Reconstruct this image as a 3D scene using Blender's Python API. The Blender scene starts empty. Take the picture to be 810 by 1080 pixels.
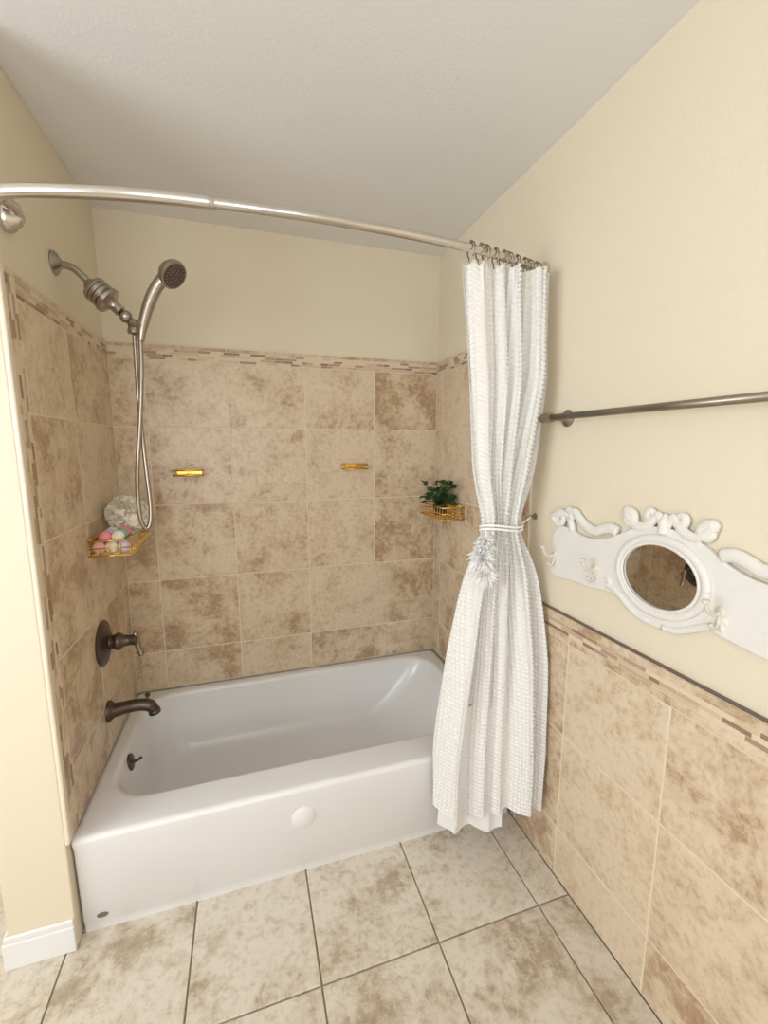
import bpy, bmesh, math, random
import numpy as np
from mathutils import Vector, Matrix, noise
random.seed(7); np.random.seed(7)
S = bpy.context.scene
S.view_settings.view_transform = 'Standard'
COL = S.collection

# ------------------------------------------------------------ helpers
def lin(c):
    o=[]
    for v in c:
        v=v/255.0
        o.append(v/12.92 if v<=0.04045 else ((v+0.055)/1.055)**2.4)
    return (o[0],o[1],o[2],1.0)

def new_mat(name):
    m=bpy.data.materials.new(name); m.use_nodes=True
    nt=m.node_tree; b=nt.nodes['Principled BSDF']
    return m,nt,b

def N(nt,t,**kw):
    n=nt.nodes.new(t)
    for k,v in kw.items(): setattr(n,k,v)
    return n

def simple(name,rgb,rough=0.5,metal=0.0,bump=0.0,bscale=200,var=0.0,coat=0.0,sheen=0.0):
    m,nt,b=new_mat(name)
    b.inputs['Base Color'].default_value=lin(rgb)
    b.inputs['Roughness'].default_value=rough
    b.inputs['Metallic'].default_value=metal
    b.inputs['Coat Weight'].default_value=coat
    tc=N(nt,'ShaderNodeTexCoord')
    no=N(nt,'ShaderNodeTexNoise'); no.inputs['Scale'].default_value=bscale; no.inputs['Detail'].default_value=3
    nt.links.new(tc.outputs['Object'],no.inputs['Vector'])
    if var>0:
        hs=N(nt,'ShaderNodeMix',data_type='RGBA')
        c=lin(rgb); hs.inputs[6].default_value=tuple(x*(1-var) for x in c[:3])+(1,)
        hs.inputs[7].default_value=tuple(min(1,x*(1+var)) for x in c[:3])+(1,)
        nt.links.new(no.outputs['Fac'],hs.inputs[0]); nt.links.new(hs.outputs[2],b.inputs['Base Color'])
    if bump>0:
        bp=N(nt,'ShaderNodeBump'); bp.inputs['Distance'].default_value=bump; bp.inputs['Strength'].default_value=1.0
        nt.links.new(no.outputs['Fac'],bp.inputs['Height']); nt.links.new(bp.outputs['Normal'],b.inputs['Normal'])
    return m

def travertine(name,light,mid,dark,scale=5.0,rough=0.35,lo=0.40,hi=0.60,tilevar=0.10,speck=0.6):
    m,nt,b=new_mat(name); L=nt.links.new
    tc=N(nt,'ShaderNodeTexCoord'); at=N(nt,'ShaderNodeAttribute'); at.attribute_name='rnd'
    comb=N(nt,'ShaderNodeVectorMath',operation='MULTIPLY_ADD')
    cx=N(nt,'ShaderNodeCombineXYZ')
    for i in range(3): L(at.outputs['Fac'],cx.inputs[i])
    comb.inputs[1].default_value=(37,71,53)
    L(cx.outputs[0],comb.inputs[0]); L(tc.outputs['Object'],comb.inputs[2])
    n1=N(nt,'ShaderNodeTexNoise'); n1.inputs['Scale'].default_value=scale; n1.inputs['Detail'].default_value=14
    n1.inputs['Roughness'].default_value=0.78; n1.inputs['Distortion'].default_value=0.10
    L(comb.outputs[0],n1.inputs['Vector'])
    ma=N(nt,'ShaderNodeMath',operation='MULTIPLY_ADD'); ma.inputs[1].default_value=tilevar; L(at.outputs['Fac'],ma.inputs[0])
    sub=N(nt,'ShaderNodeMath',operation='SUBTRACT'); sub.inputs[1].default_value=tilevar/2
    L(n1.outputs['Fac'],ma.inputs[2]); L(ma.outputs[0],sub.inputs[0])
    r=N(nt,'ShaderNodeValToRGB'); e=r.color_ramp.elements
    e[0].position=lo; e[0].color=lin(dark); e[1].position=hi; e[1].color=lin(light)
    k=e.new((lo+hi)/2-0.005); k.color=lin(mid)
    L(sub.outputs[0],r.inputs[0])
    n2=N(nt,'ShaderNodeTexNoise'); n2.inputs['Scale'].default_value=scale*8; n2.inputs['Detail'].default_value=7; n2.inputs['Roughness'].default_value=0.75
    L(comb.outputs[0],n2.inputs['Vector'])
    r2=N(nt,'ShaderNodeValToRGB'); e2=r2.color_ramp.elements
    e2[0].position=0.36; e2[0].color=(0.76,0.71,0.65,1); e2[1].position=0.50; e2[1].color=(1,1,1,1)
    L(n2.outputs['Fac'],r2.inputs[0])
    mx=N(nt,'ShaderNodeMix',data_type='RGBA',blend_type='MULTIPLY'); mx.inputs[0].default_value=speck
    L(r.outputs[0],mx.inputs[6]); L(r2.outputs[0],mx.inputs[7]); L(mx.outputs[2],b.inputs['Base Color'])
    b.inputs['Roughness'].default_value=rough
    bp=N(nt,'ShaderNodeBump'); bp.inputs['Distance'].default_value=0.0008; bp.inputs['Strength'].default_value=0.4
    L(n1.outputs['Fac'],bp.inputs['Height']); L(bp.outputs['Normal'],b.inputs['Normal'])
    return m

def mosaic_mat():
    m,nt,b=new_mat('mosaic_stone'); L=nt.links.new
    at=N(nt,'ShaderNodeAttribute'); at.attribute_name='rnd'
    r=N(nt,'ShaderNodeValToRGB'); r.color_ramp.interpolation='CONSTANT'; e=r.color_ramp.elements
    cols=[(0,(226,208,182)),(0.34,(214,192,162)),(0.56,(200,174,144)),(0.70,(172,142,116)),(0.81,(154,124,104)),(0.91,(180,156,136))]
    e[0].position=0; e[0].color=lin(cols[0][1]); e[1].position=cols[1][0]; e[1].color=lin(cols[1][1])
    for p,c in cols[2:]:
        k=e.new(p); k.color=lin(c)
    L(at.outputs['Fac'],r.inputs[0]); L(r.outputs[0],b.inputs['Base Color']); b.inputs['Roughness'].default_value=0.4
    return m

def empty(name,loc=(0,0,0)):
    e=bpy.data.objects.new(name,None); COL.objects.link(e); e.empty_display_size=0.05; return e

def mk(name,verts,faces,mat,smooth=True,parent=None,rnd=None,uv=None):
    me=bpy.data.meshes.new(name)
    me.from_pydata([tuple(v) for v in verts],[],[tuple(f) for f in faces])
    if mat: me.materials.append(mat)
    if smooth: me.polygons.foreach_set('use_smooth',[True]*len(me.polygons))
    if rnd is not None:
        a=me.attributes.new('rnd','FLOAT','FACE'); a.data.foreach_set('value',rnd)
    me.update()
    o=bpy.data.objects.new(name,me); COL.objects.link(o)
    if parent: o.parent=parent
    return o

def fixn(o):
    bm=bmesh.new(); bm.from_mesh(o.data); bmesh.ops.recalc_face_normals(bm,faces=bm.faces); bm.to_mesh(o.data); bm.free(); return o

def box(name,lo,hi,mat,parent=None,bevel=0.0,seg=2):
    x0,y0,z0=lo; x1,y1,z1=hi
    v=[(x0,y0,z0),(x1,y0,z0),(x1,y1,z0),(x0,y1,z0),(x0,y0,z1),(x1,y0,z1),(x1,y1,z1),(x0,y1,z1)]
    f=[(0,3,2,1),(4,5,6,7),(0,1,5,4),(1,2,6,5),(2,3,7,6),(3,0,4,7)]
    o=mk(name,v,f,mat,smooth=False,parent=parent)
    if bevel>0:
        md=o.modifiers.new('bev','BEVEL'); md.width=bevel; md.segments=seg
    return o

def catmull(pts,n=10):
    P=[np.array(p,float) for p in pts]
    P=[2*P[0]-P[1]]+P+[2*P[-1]-P[-2]]
    out=[]
    for i in range(1,len(P)-2):
        for k in range(n):
            t=k/n
            out.append(0.5*((2*P[i])+(-P[i-1]+P[i+1])*t+(2*P[i-1]-5*P[i]+4*P[i+1]-P[i+2])*t*t+(-P[i-1]+3*P[i]-3*P[i+1]+P[i+2])*t**3))
    out.append(P[-2]); return out

def tube_geo(pts,radii,seg=12,flat=1.0,flat_axis=None,caps=True):
    P=[Vector(p) for p in pts]; n=len(P)
    if not hasattr(radii,'__len__'): radii=[radii]*n
    V=[];F=[]
    T=[]
    for i in range(n):
        a=P[max(0,i-1)]; b=P[min(n-1,i+1)]; t=(b-a); 
        if t.length<1e-9: t=Vector((0,0,1))
        T.append(t.normalized())
    if flat_axis is not None:
        up0=Vector(flat_axis)
    else:
        up0=Vector((0,0,1)) if abs(T[0].z)<0.9 else Vector((1,0,0))
    u=(up0-T[0]*up0.dot(T[0])).normalized()
    for i in range(n):
        if flat_axis is not None: u=(up0-T[i]*up0.dot(T[i])).normalized()
        else: u=(u-T[i]*u.dot(T[i])).normalized()
        w=T[i].cross(u)
        for k in range(seg):
            an=2*math.pi*k/seg
            V.append(P[i]+(u*math.cos(an)*flat+w*math.sin(an))*radii[i])
    for i in range(n-1):
        for k in range(seg):
            a=i*seg+k; b=i*seg+(k+1)%seg
            F.append((a,b,b+seg,a+seg))
    if caps:
        F.append(tuple(reversed(range(seg)))); F.append(tuple(range((n-1)*seg,n*seg)))
    return V,F

def interp_r(rs,n):
    return list(np.interp(np.linspace(0,1,n),np.linspace(0,1,len(rs)),rs))

def tube(name,pts,radii,mat,parent=None,seg=12,n=8,smoothpath=True,flat=1.0,flat_axis=None):
    P=catmull(pts,n) if smoothpath else pts
    r=interp_r(radii,len(P)) if hasattr(radii,'__len__') else radii
    V,F=tube_geo(P,r,seg,flat,flat_axis)
    return fixn(mk(name,V,F,mat,parent=parent))

def lathe(name,profile,origin,axis,mat,parent=None,seg=32,sx=1.0,up=None):
    A=Vector(axis).normalized(); O=Vector(origin)
    up0=Vector(up) if up else (Vector((0,0,1)) if abs(A.z)<0.9 else Vector((1,0,0)))
    u=(up0-A*up0.dot(A)).normalized(); w=A.cross(u)
    V=[];F=[]
    for d,r in profile:
        for k in range(seg):
            an=2*math.pi*k/seg
            V.append(O+A*d+(u*math.cos(an)+w*math.sin(an)*sx)*max(r,1e-5))
    for i in range(len(profile)-1):
        for k in range(seg):
            a=i*seg+k; b=i*seg+(k+1)%seg
            F.append((a,b,b+seg,a+seg))
    F.append(tuple(reversed(range(seg)))); F.append(tuple(range((len(profile)-1)*seg,len(profile)*seg)))
    o=fixn(mk(name,V,F,mat,parent=parent))
    md=o.modifiers.new('es','EDGE_SPLIT'); md.split_angle=math.radians(50)
    return o

class Geo:
    def __init__(s): s.V=[]; s.F=[]; s.R=[]
    def add(s,V,F,r=0.0):
        o=len(s.V); s.V+=list(V); s.F+=[tuple(i+o for i in f) for f in F]; s.R+=[r]*len(F)
    def build(s,name,mat,parent=None,smooth=True,rnd=False):
        return mk(name,s.V,s.F,mat,smooth=smooth,parent=parent,rnd=s.R if rnd else None)

def tile_rects(g,rects,O,A,B,Nn,t,gap=0.0024,bev=0.0018):
    O=Vector(O);A=Vector(A);B=Vector(B);Nn=Vector(Nn)
    flip = A.cross(B).dot(Nn)<0
    for a0,a1,b0,b1 in rects:
        if a1-a0<2.5*gap+2*bev or b1-b0<2.5*gap+2*bev: continue
        a0+=gap;a1-=gap;b0+=gap;b1-=gap
        V=[]
        for ins,h in ((0,0.0),(0,t-bev*0.6),(bev,t)):
            for (x,y) in ((a0+ins,b0+ins),(a1-ins,b0+ins),(a1-ins,b1-ins),(a0+ins,b1-ins)):
                V.append(O+A*x+B*y+Nn*h)
        F=[]
        for l in range(2):
            for k in range(4):
                F.append((l*4+k,l*4+(k+1)%4,(l+1)*4+(k+1)%4,(l+1)*4+k))
        F.append((8,9,10,11))
        if flip: F=[tuple(reversed(f)) for f in F]
        g.add(V,F,random.random())

def cuts(lo,hi,lines):
    L=[lo]+[l for l in sorted(lines) if lo+0.004<l<hi-0.004]+[hi]
    return list(zip(L[:-1],L[1:]))
def grid(a0,a1,al,b0,b1,bl):
    return [(p[0],p[1],q[0],q[1]) for p in cuts(a0,a1,al) for q in cuts(b0,b1,bl)]
def sticks(a0,a1,b0,b1,rows,along='a',lmin=0.025,lmax=0.075):
    out=[]
    if along=='a':
        h=(b1-b0)/rows
        for r in range(rows):
            a=a0
            while a<a1-0.004:
                l=random.uniform(lmin,lmax); e=min(a+l,a1)
                if a1-e<0.012: e=a1
                out.append((a,e,b0+r*h,b0+(r+1)*h)); a=e
        return out
    return [(q[2],q[3],q[0],q[1]) for q in sticks(b0,b1,a0,a1,rows,'a',lmin,lmax)]

# ------------------------------------------------------------ materials
M_wall=simple('painted_plaster_cream',(232,220,197),0.75,bump=0.0007,bscale=150)
M_ceil=simple('painted_ceiling_white',(236,236,234),0.85,bump=0.0007,bscale=120)
M_white=simple('white_trim_paint',(240,240,238),0.4)
M_tub=simple('tub_enamel',(236,235,235),0.20,coat=0.15)
M_cap=simple('tub_cap_plastic',(240,239,236),0.4)
M_tile=travertine('travertine_wall_tile',(226,207,181),(214,192,163),(184,154,124),6.5,0.33,0.39,0.56,0.10,0.65)
M_floor=travertine('travertine_floor_tile',(222,212,197),(210,197,178),(182,164,140),6.0,0.30,0.39,0.55,0.06,0.75)
M_mos=mosaic_mat()
M_grout=simple('grout_beige',(232,218,196),0.9,var=0.04,bscale=60)
M_fgrout=simple('grout_floor',(170,156,136),0.9,var=0.05,bscale=60)
M_dark=simple('top_strip_brown',(112,94,82),0.4)  # dark brown of the thin strip above the wainscot band
M_nick=simple('brushed_nickel',(174,166,156),0.28,1.0)
M_chr=simple('rod_satin_metal',(210,206,200),0.25,1.0)
M_pewter=simple('towel_bar_nickel',(154,145,132),0.34,1.0)
M_bronze=simple('oil_rubbed_bronze',(96,84,76),0.32,0.85)
M_dface=simple('spray_face_rubber',(84,70,62),0.5)
M_gold=simple('polished_gold',(240,198,104),0.24,1.0)
M_leaf=simple('leaf_green',(50,82,44),0.45,var=0.4,bscale=25)
M_soil=simple('plant_pot_dark',(60,52,44),0.7)
M_pouf=simple('bath_pouf_mesh',(255,246,228),0.8)
M_rack=simple('distressed_white_paint',(232,229,223),0.5,bump=0.0008,bscale=60,var=0.04)
M_hook=simple('hook_cream_enamel',(222,214,200),0.35)
M_fluff=simple('tieback_fluff',(254,253,251),0.9)
M_liner=simple('curtain_liner_white',(238,237,235),0.55)
M_waf=simple('waffle_weave_cotton',(237,234,229),0.9)
m,nt,b=new_mat('mirror_glass'); M_mirror=m
b.inputs['Base Color'].default_value=(0.86,0.86,0.85,1); b.inputs['Metallic'].default_value=1; b.inputs['Roughness'].default_value=0.02

def ball_mat():
    m,nt,b=new_mat('bath_ball_pastel'); at=N(nt,'ShaderNodeAttribute'); at.attribute_name='rnd'
    r=N(nt,'ShaderNodeValToRGB'); r.color_ramp.interpolation='CONSTANT'; e=r.color_ramp.elements
    e[0].color=lin((248,196,190)); e[1].position=0.25; e[1].color=lin((146,212,198))
    for p,c in ((0.45,(250,242,228)),(0.70,(246,152,164)),(0.85,(226,210,234))):
        k=e.new(p); k.color=lin(c)
    nt.links.new(at.outputs['Fac'],r.inputs[0]); nt.links.new(r.outputs[0],b.inputs['Base Color']); b.inputs['Roughness'].default_value=0.55
    return m
M_ball=ball_mat()

# ------------------------------------------------------------ room
H=2.48; XR=1.53; XL=-1.70; YB=-3.6; T=0.010
LX=-0.012
XW=-0.19; YE=-0.84
wall_back=box('wall_back',(LX-0.01,0.01,0),(XR+0.1,0.11,H),M_wall)
wall_right=box('wall_right',(XR,YB,0),(XR+0.1,0.01,H),M_wall)
wall_left=box('wall_left',(XW,YE,0),(LX-0.01,0.11,H),M_wall,bevel=0.004)
wall_nook=box('wall_nook',(XL-0.1,-0.505,0),(XW,-0.405,H),M_wall)
floor=box('floor',(XL-0.1,YB-0.1,-0.10),(XR+0.1,0.11,-0.008),M_fgrout)
ceiling=box('ceiling',(XL-0.1,YB-0.1,H),(XR+0.1,0.11,H+0.1),M_ceil)
wl=empty('wall_far_left')
wy0,wy1,wz0,wz1=-2.9,-1.3,0.95,2.15
box('below',(XL-0.1,YB,0),(XL,-0.505,wz0),M_wall,wl)
box('above',(XL-0.1,YB,wz1),(XL,-0.505,H),M_wall,wl)
box('side_a',(XL-0.1,YB,wz0),(XL,wy0,wz1),M_wall,wl)
box('side_b',(XL-0.1,wy1,wz0),(XL,-0.505,wz1),M_wall,wl)
wf=empty('window_1')
for i,(lo,hi) in enumerate([((XL-0.08,wy0,wz0),(XL+0.015,wy0+0.05,wz1)),((XL-0.08,wy1-0.05,wz0),(XL+0.015,wy1,wz1)),
    ((XL-0.08,wy0,wz0),(XL+0.03,wy1,wz0+0.05)),((XL-0.08,wy0,wz1-0.05),(XL+0.015,wy1,wz1)),((XL-0.07,(wy0+wy1)/2-0.02,wz0),(XL-0.03,(wy0+wy1)/2+0.02,wz1))]):
    box('frame_%d'%(i+1),lo,hi,M_white,wf,bevel=0.004)
wr=empty('wall_rear')
rx0,rx1,rz0,rz1=-1.0,0.9,0.9,2.2
box('below',(XL-0.1,YB-0.1,0),(XR+0.1,YB,rz0),M_wall,wr)
box('above',(XL-0.1,YB-0.1,rz1),(XR+0.1,YB,H),M_wall,wr)
box('side_a',(XL-0.1,YB-0.1,rz0),(rx0,YB,rz1),M_wall,wr)
box('side_b',(rx1,YB-0.1,rz0),(XR+0.1,YB,rz1),M_wall,wr)
w2=empty('added_fill_window')  # unseen rear window, added to give the room more light
for i,(lo,hi) in enumerate([((rx0,YB-0.08,rz0),(rx0+0.05,YB+0.015,rz1)),((rx1-0.05,YB-0.08,rz0),(rx1,YB+0.015,rz1)),
    ((rx0,YB-0.08,rz0),(rx1,YB+0.03,rz0+0.05)),((rx0,YB-0.08,rz1-0.05),(rx1,YB+0.015,rz1)),(((rx0+rx1)/2-0.02,YB-0.07,rz0),((rx0+rx1)/2+0.02,YB-0.03,rz1))]):
    box('frame_%d'%(i+1),lo,hi,M_white,w2,bevel=0.004)

g=Geo()
tile_rects(g,grid(XL,XR-0.01,[0.312+0.362*k for k in range(-8,6)],YB,-0.0,[-0.80-0.362*k for k in range(-1,9)]),(0,0,-0.008),(1,0,0),(0,1,0),(0,0,1),0.008,gap=0.0026,bev=0.0018)
g.build('floor_tiles',M_floor,floor,smooth=False,rnd=True)

ROWS=[0.187+0.3533*k for k in range(0,6)]
ZT=1.955; ZM0=1.893; ZM1=1.940
def panel(name,parent,O,A,B,Nn,field,mos,plain,al,bl):
    g=Geo(); 
    for (a0,a1,b0,b1) in field: tile_rects(g,grid(a0,a1,al,b0,b1,bl),O,A,B,Nn,T)
    for (a0,a1,b0,b1) in plain: tile_rects(g,grid(a0,a1,al,b0,b1,[]),O,A,B,Nn,T+0.001,gap=0.0012)
    g.build(name+'_tiles',M_tile,parent,smooth=False,rnd=True)
    g=Geo()
    for (a0,a1,b0,b1,rows,al_) in mos: tile_rects(g,sticks(a0,a1,b0,b1,rows,al_),O,A,B,Nn,T,gap=0.0008,bev=0.0008)
    g.build(name+'_mosaic',M_mos,parent,smooth=False,rnd=True)
Gt=T-0.0012
panel('back',wall_back,(0,0.01,0),(1,0,0),(0,0,1),(0,-1,0),[(LX,1.52,0.35,ZM0)],[(LX,1.52,ZM0,ZM1,4,'a')],[(LX,1.52,ZM1,ZT)],[0.123,0.468,0.82,1.172],ROWS)
box('back_grout',(LX-0.008,0.01-Gt,0.35),(1.528,0.0101,ZT-0.002),M_grout,wall_back)
panel('left',wall_left,(LX-0.01,0,0),(0,1,0),(0,0,1),(1,0,0),[(-0.765,0,0.35,ZM0)],
      [(-0.765,0,ZM0,ZM1,4,'a'),(-0.815,-0.765,0.35,ZM1,4,'b')],[(-0.815,0,ZM1,ZT)],[-0.085,-0.438],ROWS)
box('left_grout',(LX-0.0101,-0.838,0.35),(LX-0.01+Gt,0.0,ZT-0.002),M_grout,wall_left)
box('left_bullnose',(LX-0.012,-0.84,0.35),(LX+0.001,-0.817,ZT),simple('bullnose_cream',(240,228,208),0.35),wall_left,bevel=0.005,seg=3)
ZC=0.962
panel('right',wall_right,(XR,0,0),(0,1,0),(0,0,1),(-1,0,0),[(-0.765,0,0.35,ZM0),(YB,-0.845,0.0,0.868)],
      [(-0.765,0,ZM0,ZM1,4,'a'),(-0.815,-0.765,0.35,ZM1,4,'b'),(YB,-0.845,0.893,0.930,3,'a')],
      [(-0.84,0,ZM1,ZT),(-0.84,-0.815,0.0,ZM1),(YB,-0.845,0.868,0.893),(YB,-0.845,0.930,0.955)],[-0.085,-0.438]+[-1.085-0.362*k for k in range(0,8)],ROWS)
box('right_grout_alcove',(XR-Gt,-0.84,0.35),(XR+0.0001,0.0,ZT-0.002),M_grout,wall_right)
box('right_grout_low',(XR-Gt,YB,0.0),(XR+0.0001,-0.812,0.955),M_grout,wall_right)
box('right_top_strip',(XR-0.013,YB,0.957),(XR,-0.845,ZC),M_dark,wall_right,bevel=0.002)  # thin dark brown strip along the wainscot's top edge

bb=empty('baseboard_left')
box('end_board',(XW-0.012,YE-0.014,0),(LX-0.010,YE,0.085),M_white,bb,bevel=0.003)
box('end_cap',(XW-0.009,YE-0.010,0.085),(LX-0.012,YE,0.105),M_white,bb,bevel=0.004)
box('side_board',(XW-0.014,YE,0),(XW,-0.519,0.085),M_white,bb,bevel=0.003)
box('side_cap',(XW-0.010,YE,0.085),(XW,-0.519,0.105),M_white,bb,bevel=0.004)
bn=empty('baseboard_nook')
box('board',(XL,-0.519,0),(XW-0.014,-0.505,0.10),M_white,bn,bevel=0.003)
box('cap',(XL,-0.515,0.10),(XW-0.014,-0.505,0.12),M_white,bn,bevel=0.004)

# ------------------------------------------------------------ bathtub
def rrect(x0,x1,y0,y1,r,z,nc=10,ns=14):
    pts=[]
    cs=[(x1-r,y1-r,0),(x0+r,y1-r,90),(x0+r,y0+r,180),(x1-r,y0+r,270)]
    for i,(cx,cy,a) in enumerate(cs):
        for k in range(nc+1):
            an=math.radians(a+90*k/nc); pts.append((cx+r*math.cos(an),cy+r*math.sin(an),z))
        nx=cs[(i+1)%4]; an=math.radians(nx[2]); e=(nx[0]+r*math.cos(an),nx[1]+r*math.sin(an)); s=pts[-1]
        for k in range(1,ns): 
            t=k/ns; pts.append((s[0]+(e[0]-s[0])*t,s[1]+(e[1]-s[1])*t,z))
    return pts
ZR=0.345; X0,X1,Y0,Y1=LX-0.008,1.519,-0.822,-0.001
tub=empty('bathtub')
loops=[rrect(X0+0.004,X1,Y0+0.016,Y1,0.01,0.0),rrect(X0+0.004,X1,Y0+0.016,Y1,0.01,0.03),rrect(X0+0.004,X1,Y0+0.012,Y1,0.01,0.036),
       rrect(X0+0.002,X1,Y0+0.006,Y1,0.012,0.30)]
for k in range(0,7):
    a=math.radians(90*k/6); r=0.018
    loops.append(rrect(X0,X1,Y0+r-r*math.cos(a),Y1,0.014,ZR-r+r*math.sin(a)))
loops.append(rrect(X0+0.02,X1-0.02,Y0+0.05,Y1-0.012,0.03,ZR))
ix0,ix1,iy0,iy1=0.036,1.455,-0.690,-0.042
loops.append(rrect(ix0-0.012,ix1+0.012,iy0-0.014,iy1+0.010,0.145,ZR))
for k in range(0,7):
    a=math.radians(90*k/6); r=0.020
    d=r*math.sin(a)
    loops.append(rrect(ix0-0.010+d*0.9,ix1+0.010-d*0.9,iy0-0.010+d*0.9,iy1+0.008-d*0.9,0.14,ZR-r+r*math.cos(a)))
for z,l,rr_,f,bk,rad in ((0.25,0.02,0.045,0.012,0.012,0.135),(0.15,0.04,0.14,0.028,0.026,0.13),(0.09,0.06,0.22,0.045,0.04,0.125),(0.065,0.085,0.26,0.07,0.065,0.11),(0.055,0.13,0.31,0.11,0.10,0.08),(0.052,0.22,0.42,0.18,0.17,0.05)):
    loops.append(rrect(ix0+0.01+l,ix1-0.01-rr_,iy0+0.01+f,iy1-0.01-bk,rad,z))
V=[];F=[]; n=len(loops[0])
for lp in loops: V+=lp
for i in range(len(loops)-1):
    for k in range(n):
        F.append((i*n+k,i*n+(k+1)%n,(i+1)*n+(k+1)%n,(i+1)*n+k))
F.append(tuple(range((len(loops)-1)*n,len(loops)*n)))
o=fixn(mk('tub_body',V,F,M_tub,parent=tub))
lathe('apron_cap',[(0,0.041),(0.003,0.041),(0.0045,0.039),(0.005,0.0)],(0.671,Y0+0.0085,0.224),(0,-1,0),M_cap,tub,seg=48)
lathe('badge',[(0,0.009),(0.002,0.009),(0.0025,0.0)],(0.040,Y0+0.0125,0.055),(0,-1,0),M_pewter,tub,sx=1.8)
lathe('overflow_plate',[(0,0.032),(0.006,0.032),(0.010,0.026),(0.012,0.0)],(ix0+0.014,-0.435,0.297),(1,0,0.12),M_bronze,tub)
tube('overflow_lever',[(ix0+0.025,-0.435,0.297),(ix0+0.040,-0.435,0.301),(ix0+0.055,-0.435,0.310)],[0.006,0.005,0.006],M_bronze,tub)
lathe('drain',[(0,0.03),(0.004,0.03),(0.006,0.02),(0.006,0.0)],(0.27,-0.36,0.0525),(0,0,1),M_bronze,tub)

# ------------------------------------------------------------ faucet parts
sv=empty('shower_valve'); vy,vz=-0.40,0.782; VX=LX+0.001
lathe('escutcheon',[(0,0.084),(0.004,0.085),(0.009,0.080),(0.013,0.066),(0.018,0.050),(0.022,0.040),(0.026,0.030)],(VX,vy,vz),(1,0,0),M_bronze,sv,seg=48)
lathe('hub',[(0.02,0.030),(0.035,0.026),(0.045,0.031),(0.052,0.034),(0.060,0.030),(0.070,0.022),(0.095,0.019),(0.105,0.022),(0.112,0.022),(0.118,0.014),(0.120,0)],(VX,vy,vz),(1,0,0),M_bronze,sv)
tube('lever',[(0.098,vy,vz+0.028),(0.101,vy,vz),(0.107,vy,vz-0.035),(0.115,vy,vz-0.065)],[0.008,0.013,0.010,0.012],M_pewter,sv)
sp=empty('tub_spout'); sy,sz=-0.415,0.512
lathe('flange',[(0,0.040),(0.006,0.040),(0.012,0.034),(0.020,0.028)],(VX,sy,sz),(1,0,0),M_bronze,sp)
tube('body',[(0.0,sy,sz),(0.045,sy,sz+0.006),(0.095,sy,sz+0.008),(0.130,sy,sz-0.002),(0.145,sy,sz-0.026)],[0.028,0.024,0.023,0.023,0.019],M_bronze,sp,seg=20)
tube('lip',[(0.144,sy,sz-0.020),(0.147,sy,sz-0.036)],[0.021,0.022],M_bronze,sp,seg=20,smoothpath=False)
lathe('diverter_knob',[(0,0.005),(0.02,0.004),(0.024,0.009),(0.032,0.009),(0.035,0)],(0.123,sy,sz+0.016),(0.1,0,1),M_bronze,sp,seg=16)

# shower arm, filter, hand shower
sh=empty('hand_shower'); yy=-0.46
lathe('wall_flange',[(0,0.036),(0.004,0.037),(0.010,0.032),(0.018,0.018),(0.024,0.012)],(LX-0.010,yy,2.090),(1,0,-0.1),M_nick,sh)
tube('arm',[(LX,yy,2.090),(0.028,yy,2.082),(0.06,yy,2.054),(0.082,yy,2.030)],0.0115,M_nick,sh)
d=Vector((0.092,0,-0.084)).normalized()
K=1.22
lathe('filter',[(a,b_*K) for a,b_ in [(0,0.012),(0.006,0.017),(0.014,0.018),(0.018,0.030),(0.026,0.034),(0.032,0.034),(0.034,0.031),(0.038,0.031),(0.040,0.034),(0.046,0.034),(0.048,0.031),(0.052,0.031),(0.054,0.034),(0.060,0.034),(0.064,0.030),(0.070,0.037),(0.080,0.037),(0.084,0.028),(0.090,0.018),(0.100,0.013),(0.108,0.015),(0.122,0.015),(0.126,0.010)]],(0.066,yy,2.042),d,M_nick,sh,seg=40)
lathe('swivel',[(0,0.012),(0.004,0.018),(0.014,0.022),(0.024,0.018),(0.030,0.012)],(0.160,yy,1.954),d,M_nick,sh)
lathe('bracket_barrel',[(0,0.012),(0.003,0.018),(0.03,0.018),(0.034,0.021),(0.045,0.021),(0.048,0.012)],(0.188,yy+0.01,1.940),(0.05,0,-1),M_nick,sh)
tube('holder_fork',[(0.186,yy,1.928),(0.205,yy-0.008,1.918),(0.222,yy-0.012,1.922)],[0.014,0.013,0.018],M_nick,sh)
hp=[(0.212,yy-0.012,1.865),(0.218,yy-0.012,1.90),(0.230,yy-0.012,1.945),(0.250,yy-0.014,2.00),(0.275,yy-0.018,2.045),(0.304,yy-0.022,2.078)]
tube('handle',hp,[0.010,0.014,0.017,0.019,0.019,0.021],M_nick,sh,seg=20)
hd=Vector((0.62,-0.42,-0.60)).normalized(); hc=Vector((0.322,yy-0.022,2.090))
lathe('head_shell',[(-0.030,0.004),(-0.028,0.018),(-0.018,0.036),(-0.004,0.046),(0.008,0.049),(0.014,0.048),(0.016,0.044)],hc,hd,M_nick,sh,seg=40)
lathe('head_face',[(0.012,0.042),(0.018,0.041),(0.020,0.030),(0.0215,0.0)],hc,hd,M_dface,sh,seg=40)
g=Geo(); u=hd.orthogonal().normalized(); w=hd.cross(u)
for rr_,k in ((0.012,6),(0.023,12),(0.034,18)):
    for i in range(k):
        a=2*math.pi*i/k; c=hc+hd*0.019+(u*math.cos(a)+w*math.sin(a))*rr_
        V,F=tube_geo([c,c+hd*0.004],[0.0018,0.0012],6); g.add(V,F)
fixn(g.build('nozzles',M_nick,sh))
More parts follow.
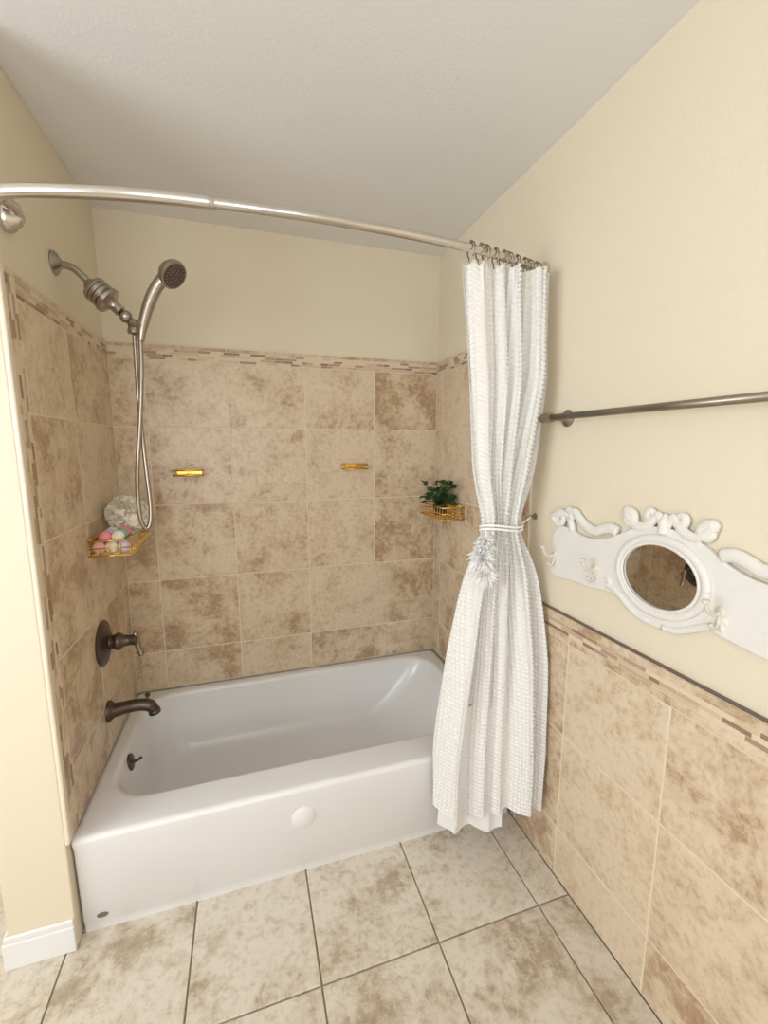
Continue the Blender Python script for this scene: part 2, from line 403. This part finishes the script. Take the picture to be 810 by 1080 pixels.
hose=[(0.190,yy+0.010,1.888),(0.189,yy+0.010,1.86),(0.187,yy+0.008,1.65),(0.192,yy+0.006,1.45),(0.198,yy+0.002,1.31),(0.194,yy-0.002,1.245),(0.182,yy-0.006,1.222),(0.168,yy-0.01,1.245),(0.163,yy-0.012,1.31),(0.168,yy-0.014,1.42),(0.190,yy-0.014,1.60),(0.206,yy-0.013,1.76),(0.211,yy-0.012,1.868)]
HP=catmull(hose,40)
tube('hose',HP,[0.0078 if i%2 else 0.0066 for i in range(len(HP))],M_nick,sh,seg=12,smoothpath=False)

# ------------------------------------------------------------ curtain rod
rod=empty('curtain_rod'); RZ=2.10
rp=[(0.008,-0.800,RZ),(0.026,-0.862,RZ),(0.25,-0.925,RZ),(0.49,-0.955,RZ),(0.82,-0.962,RZ),(1.216,-0.928,RZ),(1.515,-0.855,RZ)]
P=catmull(rp,16); ksplit=48
tube('outer_tube',P[:ksplit+1],0.0150,M_chr,rod,seg=20,smoothpath=False)
tube('inner_tube',P[ksplit-1:],0.0125,M_chr,rod,seg=20,smoothpath=False)
lathe('flange_left',[(0,0.036),(0.010,0.038),(0.020,0.034),(0.028,0.024),(0.038,0.018),(0.044,0.010)],(LX-0.009,-0.765,RZ-0.016),(1,-0.05,0),M_chr,rod,sx=0.8)
tube('elbow_left',[(0.012,-0.765,RZ-0.010),(0.014,-0.785,RZ-0.002),(0.010,-0.802,RZ)],0.014,M_chr,rod)
lathe('flange_right',[(0,0.028),(0.006,0.030),(0.014,0.026),(0.020,0.018),(0.03,0.015)],(XR-0.0005,-0.852,RZ),(-1,0,0),M_chr,rod,sx=0.8)
RPx=np.array([p[0] for p in P]); RPy=np.array([p[1] for p in P])
def rod_at(x):
    for a,b_ in zip(P[:-1],P[1:]):
        if a[0]<=x<=b_[0]:
            t=(x-a[0])/(b_[0]-a[0]); q=a+(b_-a)*t; tg=Vector(b_-a).normalized(); return Vector(q),tg
    return Vector(P[-1]),Vector((1,0,0))

# ------------------------------------------------------------ shower curtain
zk=[0.05,0.10,0.41,0.764,1.00,1.10,1.18,1.24,1.30,1.42,1.73,2.06]
wk=[0.335,0.335,0.338,0.285,0.235,0.205,0.150,0.118,0.140,0.200,0.265,0.318]
ck=[1.325,1.325,1.328,1.345,1.355,1.360,1.362,1.364,1.362,1.358,1.368,1.350]
ak=[0.046,0.046,0.048,0.050,0.045,0.037,0.026,0.018,0.025,0.037,0.042,0.030]
tk=[0.15,0.15,0.13,0.09,0.05,0.03,0.01,0.0,0.0,0.01,0.04,0.06]
yk=[-0.022,-0.022,-0.018,-0.010,0,0,0,0,0,0,0,0]
def sm(z,arr):
    return sum(np.interp(z+dz,zk,arr) for dz in (-0.04,-0.02,0,0.02,0.04))/5
def curtain(name,mat,s0,s1,zb0,zb1,ztop,dy,ns,nz,parent,nf=6.5,ascale=1.0,phase=0.0,hemw=0.006,waffle=0.0,cell=0.0135):
    s=np.linspace(s0,s1,ns+1)[None,:]; tt=np.linspace(0,1,nz+1)[:,None]
    zb=zb0+(zb1-zb0)*s+hemw*np.sin(2*np.pi*nf*s+1)
    zt=ztop-0.012*np.abs(np.sin(np.pi*9*s+0.3))
    z=zb+(zt-zb)*tt
    W=sm(z,wk);C=sm(z,ck);A=sm(z,ak)*ascale;Tt=sm(z,tk)
    wob=0.45*np.sin(2.3*z+5*s)+0.30*np.sin(4.1*z+9*s)
    ss=s+0.030*np.sin(2*np.pi*1.7*s+1.3)+0.014*np.sin(3*z)
    ph=2*np.pi*nf*ss+phase+wob
    amp=A*(0.70+0.40*np.sin(6.1*s+1.1*z+0.8))
    x=C+W*(s-0.5)+0.30*amp*np.sin(2*ph)
    y=-0.905+dy+sm(z,yk)-Tt*(s-0.25)+amp*np.sin(ph)+0.10*amp*np.sin(3*ph+1)
    gz=np.exp(-((z-1.24)/0.16)**2)+0.7*np.exp(-((z-2.08)/0.10)**2)
    y=y+0.006*gz*np.sin(2*np.pi*15*s+0.7)
    f=np.clip((z-1.75)/0.3,0,1); y=y+f*(np.interp(x,RPx,RPy)+0.905)*0.7
    x=np.minimum(x,1.512)
    P3=np.stack([x,y,z],-1)
    if waffle>0:
        r=nz//4; dd=np.sqrt(np.diff(x[r])**2+np.diff(y[r])**2); u=np.concatenate([[0],np.cumsum(dd)])[None,:]
        vlen=(ztop-zb0)*tt
        h=np.abs(np.sin(np.pi*u/cell))*np.abs(np.sin(np.pi*vlen/cell))
        h=h**0.8
        du=np.gradient(P3,axis=1); dv=np.gradient(P3,axis=0)
        nn=np.cross(du,dv); nn/=np.linalg.norm(nn,axis=-1,keepdims=True)+1e-12
        P3=P3-nn*(h*waffle)[...,None]
    V=P3.reshape(-1,3)
    ii=(np.arange(nz)[:,None]*(ns+1)+np.arange(ns)[None,:]).ravel()
    F=np.stack([ii,ii+1,ii+ns+2,ii+ns+1],-1)
    me=bpy.data.meshes.new(name)
    me.vertices.add(len(V)); me.vertices.foreach_set('co',V.astype(np.float32).ravel())
    me.loops.add(F.size); me.loops.foreach_set('vertex_index',F.astype(np.int32).ravel())
    me.polygons.add(len(F)); me.polygons.foreach_set('loop_start',(np.arange(len(F))*4).astype(np.int32))
    me.polygons.foreach_set('use_smooth',np.ones(len(F),dtype=bool))
    me.update(calc_edges=True); me.validate()
    me.materials.append(mat)
    o=bpy.data.objects.new(name,me); COL.objects.link(o); o.parent=parent
    return o
sc=empty('shower_curtain')
curtain('waffle_panel',M_waf,0,1,0.165,0.215,2.078,0.0,760,900,sc,nf=4.6,waffle=0.0062,cell=0.0150)
curtain('liner',M_liner,0.03,0.66,0.095,0.12,0.60,0.016,160,50,sc,nf=3.2,ascale=0.45,phase=1.0)

rg=empty('curtain_rings')
for i in range(10):
    x=1.205+0.031*i+0.006*math.sin(i*2.1)
    q,tg=rod_at(x); tg2=(tg+Vector((0.0,0.25*math.sin(i*1.7),0))).normalized()
    u=Vector((0,0,1)); w=tg2.cross(u).normalized()
    pts=[q+Vector((0,0,-0.005))+(u*math.sin(a)*0.023+w*math.cos(a)*0.019) for a in [math.radians(-60+300*k/28) for k in range(29)]]
    pts=pts+[pts[-1]+Vector((0,0,-0.006)),pts[-1]+Vector((0,0,-0.014))+w*0.004]
    V,F=tube_geo(pts,0.0021,8); fixn(mk('ring_%d'%(i+1),V,F,M_pewter,parent=rg))
    lathe('roller_%d'%(i+1),[(-0.004,0.003),(-0.003,0.005),(0.003,0.005),(0.004,0.003)],q+Vector((0,0,0.0178)),tg2,M_pewter,rg,seg=12)

# tieback
tb=empty('curtain_tieback')
cc=Vector((1.364,-0.905,1.24))
pts=[cc+Vector((0.080*math.cos(a),0.040*math.sin(a),0.006*math.sin(2*a))) for a in [2*math.pi*k/48 for k in range(49)]]
for dz in (-0.006,0.006):
    V,F=tube_geo([p+Vector((0,0,dz)) for p in pts],0.004,8); fixn(mk('cord',V,F,M_fluff,parent=tb))
tube('cord_tail',[cc+Vector((0.076,0.01,0)),cc+Vector((0.11,0.02,0.01)),(1.512,-0.865,1.262)],0.003,M_fluff,tb)
lathe('wall_hook',[(0,0.012),(0.004,0.012),(0.007,0.005),(0.016,0.004),(0.02,0.007),(0.022,0)],(XR+0.0,-0.865,1.262),(-1,0,0),M_nick,tb,seg=16)
g=Geo()
for fc,cnt,szz in ((Vector((1.262,-0.960,1.150)),700,1.0),(Vector((1.278,-0.955,1.095)),450,0.9),(Vector((1.272,-0.955,1.190)),350,0.75)):
    for i in range(cnt):
        dv=Vector((random.gauss(0,0.8),random.gauss(0,0.7),random.gauss(0,1.1))).normalized()
        L_=random.uniform(0.022,0.046)*szz
        side=dv.orthogonal().normalized(); side=Matrix.Rotation(random.uniform(0,6.28),3,dv)@side
        wd=random.uniform(0.002,0.005)
        b0=fc+Vector((dv.x*0.008,dv.y*0.008,dv.z*0.012)); droop=Vector((random.uniform(-.008,.008),random.uniform(-.008,.008),-0.008))
        m1=b0+dv*L_*0.6+side*0.004; e1=b0+dv*L_+droop
        g.add([b0-side*wd*0.5,b0+side*wd*0.5,m1+side*wd,m1-side*wd,e1],[(0,1,2,3),(3,2,4)])
g.build('fluffy_flower',M_fluff,tb)
tube('flower_stem',[(1.273,-0.955,1.13),(1.280,-0.948,1.18),(1.288,-0.935,1.205),(1.294,-0.915,1.237)],0.004,M_fluff,tb)

# ------------------------------------------------------------ towel bar
tw=empty('towel_bar'); TZ=1.603; TX=1.455
for i,yv in enumerate((-1.005,-1.74)):
    lathe('post_%d'%(i+1),[(0,0.026),(0.004,0.027),(0.009,0.022),(0.014,0.013),(0.030,0.0095),(0.050,0.0095),(0.058,0.014),(0.075,0.016),(0.090,0.014),(0.094,0.0)],(XR-0.0005,yv,TZ),(-1,0,0),M_pewter,tw)
tube('bar',[(TX,-0.985,TZ),(TX,-1.76,TZ)],0.0095,M_pewter,tw,smoothpath=False,seg=20)
for i,(yv,dd) in enumerate(((-0.985,1),(-1.76,-1))):
    lathe('finial_%d'%(i+1),[(0,0.0095),(0.002,0.014),(0.008,0.015),(0.014,0.010),(0.018,0.011),(0.024,0.008),(0.027,0)],(TX,yv,TZ),(0,dd,0),M_pewter,tw,seg=20)

# ------------------------------------------------------------ mirrored coat rack
cr=empty('mirrored_coat_rack'); CY,CZ=-1.386,1.188
def W3(a,h,n): return (XR-n,CY-a,CZ+h)
half=[(0,-0.134),(-0.05,-0.128),(-0.09,-0.107),(-0.125,-0.088),(-0.165,-0.092),(-0.23,-0.100),(-0.31,-0.103),(-0.375,-0.110),(-0.405,-0.098),(-0.402,-0.060),(-0.408,-0.015),(-0.402,0.030),(-0.375,0.062),(-0.33,0.066),(-0.27,0.052),(-0.21,0.054),(-0.16,0.070),(-0.12,0.092),(-0.07,0.116),(0,0.128)]
hp_=[(p[0],p[1]) for p in catmull([(x,y,0) for x,y in half],6)]
out=hp_+[(-x,y) for x,y in reversed(hp_[1:-1])]
bm=bmesh.new(); vs=[bm.verts.new(W3(x,y,0.0)) for x,y in out]; f=bm.faces.new(vs)
ex=bmesh.ops.extrude_face_region(bm,geom=[f]); 
for v in [e for e in ex['geom'] if isinstance(e,bmesh.types.BMVert)]: v.co.x-=0.016
bmesh.ops.recalc_face_normals(bm,faces=bm.faces)
me=bpy.data.meshes.new('board'); bm.to_mesh(me); bm.free(); me.materials.append(M_rack)
o=bpy.data.objects.new('board',me); COL.objects.link(o); o.parent=cr
md=o.modifiers.new('b','BEVEL'); md.width=0.004; md.segments=3; md.limit_method='ANGLE'
for nm,ra,rb,r,nn in (('mirror_rim',0.120,0.096,0.011,0.018),('mirror_bead',0.107,0.084,0.004,0.024)):
    pts=[W3(ra*math.cos(t),rb*math.sin(t),nn) for t in [2*math.pi*k/72 for k in range(73)]]
    V,F=tube_geo(pts,r,12,flat=0.8,flat_axis=(1,0,0),caps=False); fixn(mk(nm,V,F,M_rack,parent=cr))
pts=[W3(0.112*math.cos(t),0.089*math.sin(t),0.020) for t in [2*math.pi*k/72 for k in range(72)]]
fixn(mk('mirror_glass',pts,[tuple(range(72))],M_mirror,smooth=False,parent=cr))
o=bpy.data.objects['mirror_glass']
if o.data.polygons[0].normal.x>0: o.data.flip_normals()
def spiral(cx,cy,r0,r1,a0,turns,n=14):
    return [(cx+(r0+(r1-r0)*k/n)*math.cos(math.radians(a0+turns*360*k/n)),cy+(r0+(r1-r0)*k/n)*math.sin(math.radians(a0+turns*360*k/n))) for k in range(n+1)]
def scroll(name,pts,rad,n=0.012,mirror=True):
    for sgn in ((1,-1) if mirror else (1,)):
        P3=[W3(sgn*p[0],p[1],n) for p in pts]
        tube(name,P3,rad,M_rack,cr,seg=12,n=5,flat=0.7,flat_axis=(1,0,0))
scroll('scroll_end',spiral(-0.378,0.096,0.006,0.028,-90,-1.25)+[(-0.345,0.108),(-0.325,0.086),(-0.315,0.058)],[0.009,0.012,0.012,0.013,0.013])
scroll('scroll_ribbon',spiral(-0.335,0.112,0.005,0.018,200,-0.9)[0:12]+[(-0.312,0.120),(-0.285,0.100),(-0.255,0.082),(-0.22,0.076),(-0.19,0.088),(-0.165,0.094),(-0.14,0.088)],[0.009,0.013,0.014,0.015,0.016])
scroll('scroll_crest',spiral(-0.105,0.132,0.005,0.019,90,1.1)+[(-0.088,0.120),(-0.068,0.116),(-0.048,0.124),(-0.034,0.138)],[0.009,0.011,0.013,0.014,0.012])
scroll('scroll_top',spiral(-0.040,0.152,0.004,0.014,-60,1.0)+[(-0.022,0.152),(-0.010,0.140),(0.0,0.126)],[0.008,0.010,0.012,0.013])
tube('crest_bud',[W3(0,0.112,0.012),W3(0,0.138,0.014),W3(0,0.160,0.012)],[0.016,0.014,0.005],M_rack,cr)
scroll('scroll_under',[(-0.02,-0.126),(-0.06,-0.119),(-0.10,-0.096),(-0.135,-0.076),(-0.160,-0.072)]+spiral(-0.163,-0.060,0.012,0.004,-80,0.8),[0.009,0.010,0.009,0.007,0.004],n=0.014)
for i,(a,h) in enumerate(((-0.385,-0.035),(-0.205,-0.035),(0.155,-0.035),(0.385,-0.035))):
    lathe('hook_plate_%d'%(i+1),[(0,0.015),(0.003,0.015),(0.006,0.010),(0.007,0)],W3(a,h,0.0155),(-1,0,0),M_hook,cr,seg=20,sx=0.8)
    tube('hook_long_%d'%(i+1),[W3(a,h,0.018),W3(a,h-0.004,0.035),W3(a,h+0.004,0.055),W3(a,h+0.026,0.066)],[0.006,0.0045,0.0045,0.004],M_hook,cr,seg=10)
    lathe('hook_tip_%d'%(i+1),[(0,0.003),(0.002,0.007),(0.006,0.0085),(0.010,0.007),(0.012,0.001)],W3(a,h+0.024,0.066),(-0.15,0,1),M_hook,cr,seg=14)
    tube('hook_short_%d'%(i+1),[W3(a,h-0.004,0.018),W3(a,h-0.026,0.022),W3(a,h-0.036,0.034),W3(a,h-0.024,0.046)],[0.006,0.0045,0.0045,0.005],M_hook,cr,seg=10)

# ------------------------------------------------------------ gold baskets
def wire(g,pts,r=0.0025,seg=8):
    V,F=tube_geo(pts,r,seg); g.add(V,F)
def basket(name,xw,xo,y0,y1,z0,z1):
    e=empty(name); g=Geo()
    xa,xb=xw,xo
    for z in (z0,(z0+z1)/2,z1):
        r=0.0032 if z!=(z0+z1)/2 else 0.0022
        wire(g,[(xa,y0,z),(xb,y0,z),(xb,y1,z),(xa,y1,z),(xa,y0,z)],r)
    n=9
    for k in range(n+1):
        y=y0+(y1-y0)*k/n
        wire(g,[(xb,y,z1),(xb,y,z0),(xa,y,z0),(xa,y,z1)],0.0018)
    for k in range(1,4):
        x=xa+(xb-xa)*k/4
        wire(g,[(x,y0,z1),(x,y0,z0),(x,y1,z0),(x,y1,z1)],0.0018)
    o=fixn(g.build('wires',M_gold,e)); 
    s=1 if xo>xw else -1
    box('mount_plate',(min(xw-s*0.003,xw+s*0.0005),(y0+y1)/2-0.05,z0+0.01),(max(xw-s*0.003,xw+s*0.0005),(y0+y1)/2+0.05,z1-0.005),M_gold,e,bevel=0.001)
    return e
basket('shower_basket',LX+0.004,0.122,-0.455,-0.150,1.128,1.182)
basket('shower_basket',1.516,1.405,-0.345,-0.075,1.168,1.226)
for xx,zz in ((0.281,1.395),(1.055,1.413)):
    e=empty('soap_dish')
    box('back_plate',(xx-0.055,-0.006,zz-0.010),(xx+0.055,-0.0005,zz+0.016),M_gold,e,bevel=0.002)
    g=Geo()
    for z in (zz+0.012,zz-0.010):
        wire(g,[(xx-0.062,-0.005,z),(xx-0.062,-0.062,z),(xx+0.062,-0.062,z),(xx+0.062,-0.005,z)],0.0036)
    for k in range(9):
        x=xx-0.056+0.014*k
        wire(g,[(x,-0.006,zz-0.010),(x,-0.062,zz-0.010)],0.0018)
    for x in (xx-0.062,xx,xx+0.062): wire(g,[(x,-0.062,zz-0.010),(x,-0.062,zz+0.012)],0.002)
    fixn(g.build('wires',M_gold,e))

# bath balls
g=Geo()
def uvs(c,r,nu=16,nv=10):
    V=[];F=[]
    for j in range(nv+1):
        th=math.pi*j/nv
        for i in range(nu):
            a=2*math.pi*i/nu; V.append(Vector(c)+Vector((math.sin(th)*math.cos(a),math.sin(th)*math.sin(a),math.cos(th)))*r)
    for j in range(nv):
        for i in range(nu): F.append((j*nu+i,(j+1)*nu+i,(j+1)*nu+(i+1)%nu,j*nu+(i+1)%nu))
    return V,F
cl_=[0.1,0.5,0.9,0.3,0.6,0.75,0.5,0.1,0.35,0.75,0.6,0.9,0.3,0.55,0.8,0.1,0.6,0.35,0.5,0.78]
ci=0
for layer,z in ((0,1.154),(1,1.190)):
    for yi in range(3):
        for xi in range(3 if layer==0 else 2):
            c=(0.016+0.040*xi+layer*0.020,-0.427+0.044*yi+layer*0.012,z)
            V,F=uvs(c,0.0215); g.add(V,F,cl_[ci%20]); ci+=1
g.build('bath_balls',M_ball,None,rnd=True)
# pouf
pcn=Vector((0.072,-0.240,1.245))
g=Geo()
V,F=uvs(pcn,0.060,24,16); g.add(V,F)
for i in range(110):
    dv=Vector((random.gauss(0,1),random.gauss(0,1),random.gauss(0,1))).normalized()
    u=dv.orthogonal().normalized(); u=Matrix.Rotation(random.uniform(0,6.28),3,dv)@u; w_=dv.cross(u)
    nn_=14; V=[]; ph=random.uniform(0,6.28); R=random.uniform(0.071,0.080)
    for k in range(nn_+1):
        t=-0.55+1.1*k/nn_
        wv=0.008*math.sin(t*16+ph)
        c=(dv*math.cos(t)+u*math.sin(t)).normalized()
        V.append(pcn+c*0.056+w_*wv*0.4); V.append(pcn+c*(R-0.003*math.cos(t*32+ph))+w_*wv)
    F=[(2*k,2*k+1,2*k+3,2*k+2) for k in range(nn_)]
    g.add(V,F)
g.build('bath_pouf',M_pouf)

# plant
pl=empty('potted_ivy'); pc=Vector((1.455,-0.20,1.174))
lathe('pot',[(0,0.026),(0.03,0.030),(0.05,0.034),(0.052,0.034),(0.052,0.030),(0.046,0.0)],pc,(0,0,1),M_soil,pl,seg=24)
gs=Geo(); gl=Geo()
for i in range(95):
    a=random.uniform(0,2*math.pi); rr_=random.uniform(0.01,0.068); hh=random.uniform(0.02,0.115)
    if i%5==0: hh=random.uniform(0.0,0.03); rr_=0.065
    tip=pc+Vector((rr_*math.cos(a)*1.0,rr_*math.sin(a)*1.4,0.05+hh)); tip.x=min(tip.x,1.495)
    b0=pc+Vector((0.01*math.cos(a),0.01*math.sin(a),0.045))
    mid=(b0+tip)/2+Vector((0,0,0.015))
    wire(gs,[b0,mid,tip],0.0012,5)
    dv=(Vector((math.cos(a)*0.6,math.sin(a),0.35+random.uniform(-0.6,0.4)))).normalized()
    side=dv.cross(Vector((random.uniform(-.8,.8),random.uniform(-.8,.8),1))).normalized(); up=side.cross(dv)
    L_=random.uniform(0.024,0.040); wd=L_*0.45
    q=tip
    V=[q,q+dv*L_*0.3+side*wd+up*0.003,q+dv*L_*0.65+side*wd*0.8+up*0.002,q+dv*L_-up*0.004,q+dv*L_*0.65-side*wd*0.8+up*0.002,q+dv*L_*0.3-side*wd+up*0.003,q+dv*L_*0.45-up*0.002]
    V=[Vector((min(p.x,1.512),min(p.y,-0.006),p.z)) for p in V]
    gl.add(V,[(0,1,6),(1,2,6),(2,3,6),(3,4,6),(4,5,6),(5,0,6)])
gs.build('stems',M_leaf,pl); gl.build('leaves',M_leaf,pl)

# ------------------------------------------------------------ lights
def area(name,loc,rot,sx,sy,power,col):
    l=bpy.data.lights.new(name,'AREA'); l.shape='RECTANGLE'; l.size=sx; l.size_y=sy; l.energy=power; l.color=col
    o=bpy.data.objects.new(name,l); COL.objects.link(o); o.location=loc; o.rotation_euler=rot; return o
area('daylight_window_1',(XL-0.09,(wy0+wy1)/2,(wz0+wz1)/2),(0,math.radians(-90),0),wz1-wz0,wy1-wy0,48,(0.87,0.935,1.0))
area('added_rear_fill',((rx0+rx1)/2,YB-0.09,(rz0+rz1)/2),(math.radians(90),0,0),rx1-rx0,rz1-rz0,28,(0.97,0.985,1.0))  # added fill light behind the camera, set in the added rear window
cl=empty('ceiling_lamp')
m,nt,b=new_mat('lamp_opal_glass'); b.inputs['Base Color'].default_value=(1,1,1,1); b.inputs['Emission Color'].default_value=(1,0.94,0.87,1); b.inputs['Emission Strength'].default_value=2.8
lathe('base',[(0,0.17),(0.02,0.17),(0.025,0.15)],(0.3,-2.7,H),(0,0,-1),M_nick,cl)
lathe('dome',[(0.02,0.15),(0.05,0.145),(0.08,0.11),(0.10,0.05),(0.105,0)],(0.3,-2.7,H),(0,0,-1),m,cl)

w=bpy.data.worlds.new('world'); S.world=w; w.use_nodes=True
bg=w.node_tree.nodes['Background']; bg.inputs[0].default_value=(0.85,0.92,1.0,1); bg.inputs[1].default_value=1.0

# ------------------------------------------------------------ camera
yaw=math.radians(17.5); pit=math.radians(8.5)
Fv=Vector((math.sin(yaw)*math.cos(pit),math.cos(yaw)*math.cos(pit),-math.sin(pit)))
Rv=Vector((math.cos(yaw),-math.sin(yaw),0)); Uv=Rv.cross(Fv)
cam=bpy.data.cameras.new('camera'); cam.sensor_width=36; cam.sensor_fit='AUTO'; cam.lens=455/1080*36; cam.clip_start=0.02
co=bpy.data.objects.new('camera',cam); COL.objects.link(co)
Mx=Matrix.Identity(4)
for i in range(3): Mx[i][0]=Rv[i]; Mx[i][1]=Uv[i]; Mx[i][2]=-Fv[i]
Mx[0][3]=0.537; Mx[1][3]=-2.18; Mx[2][3]=1.51
co.matrix_world=Mx
S.camera=co
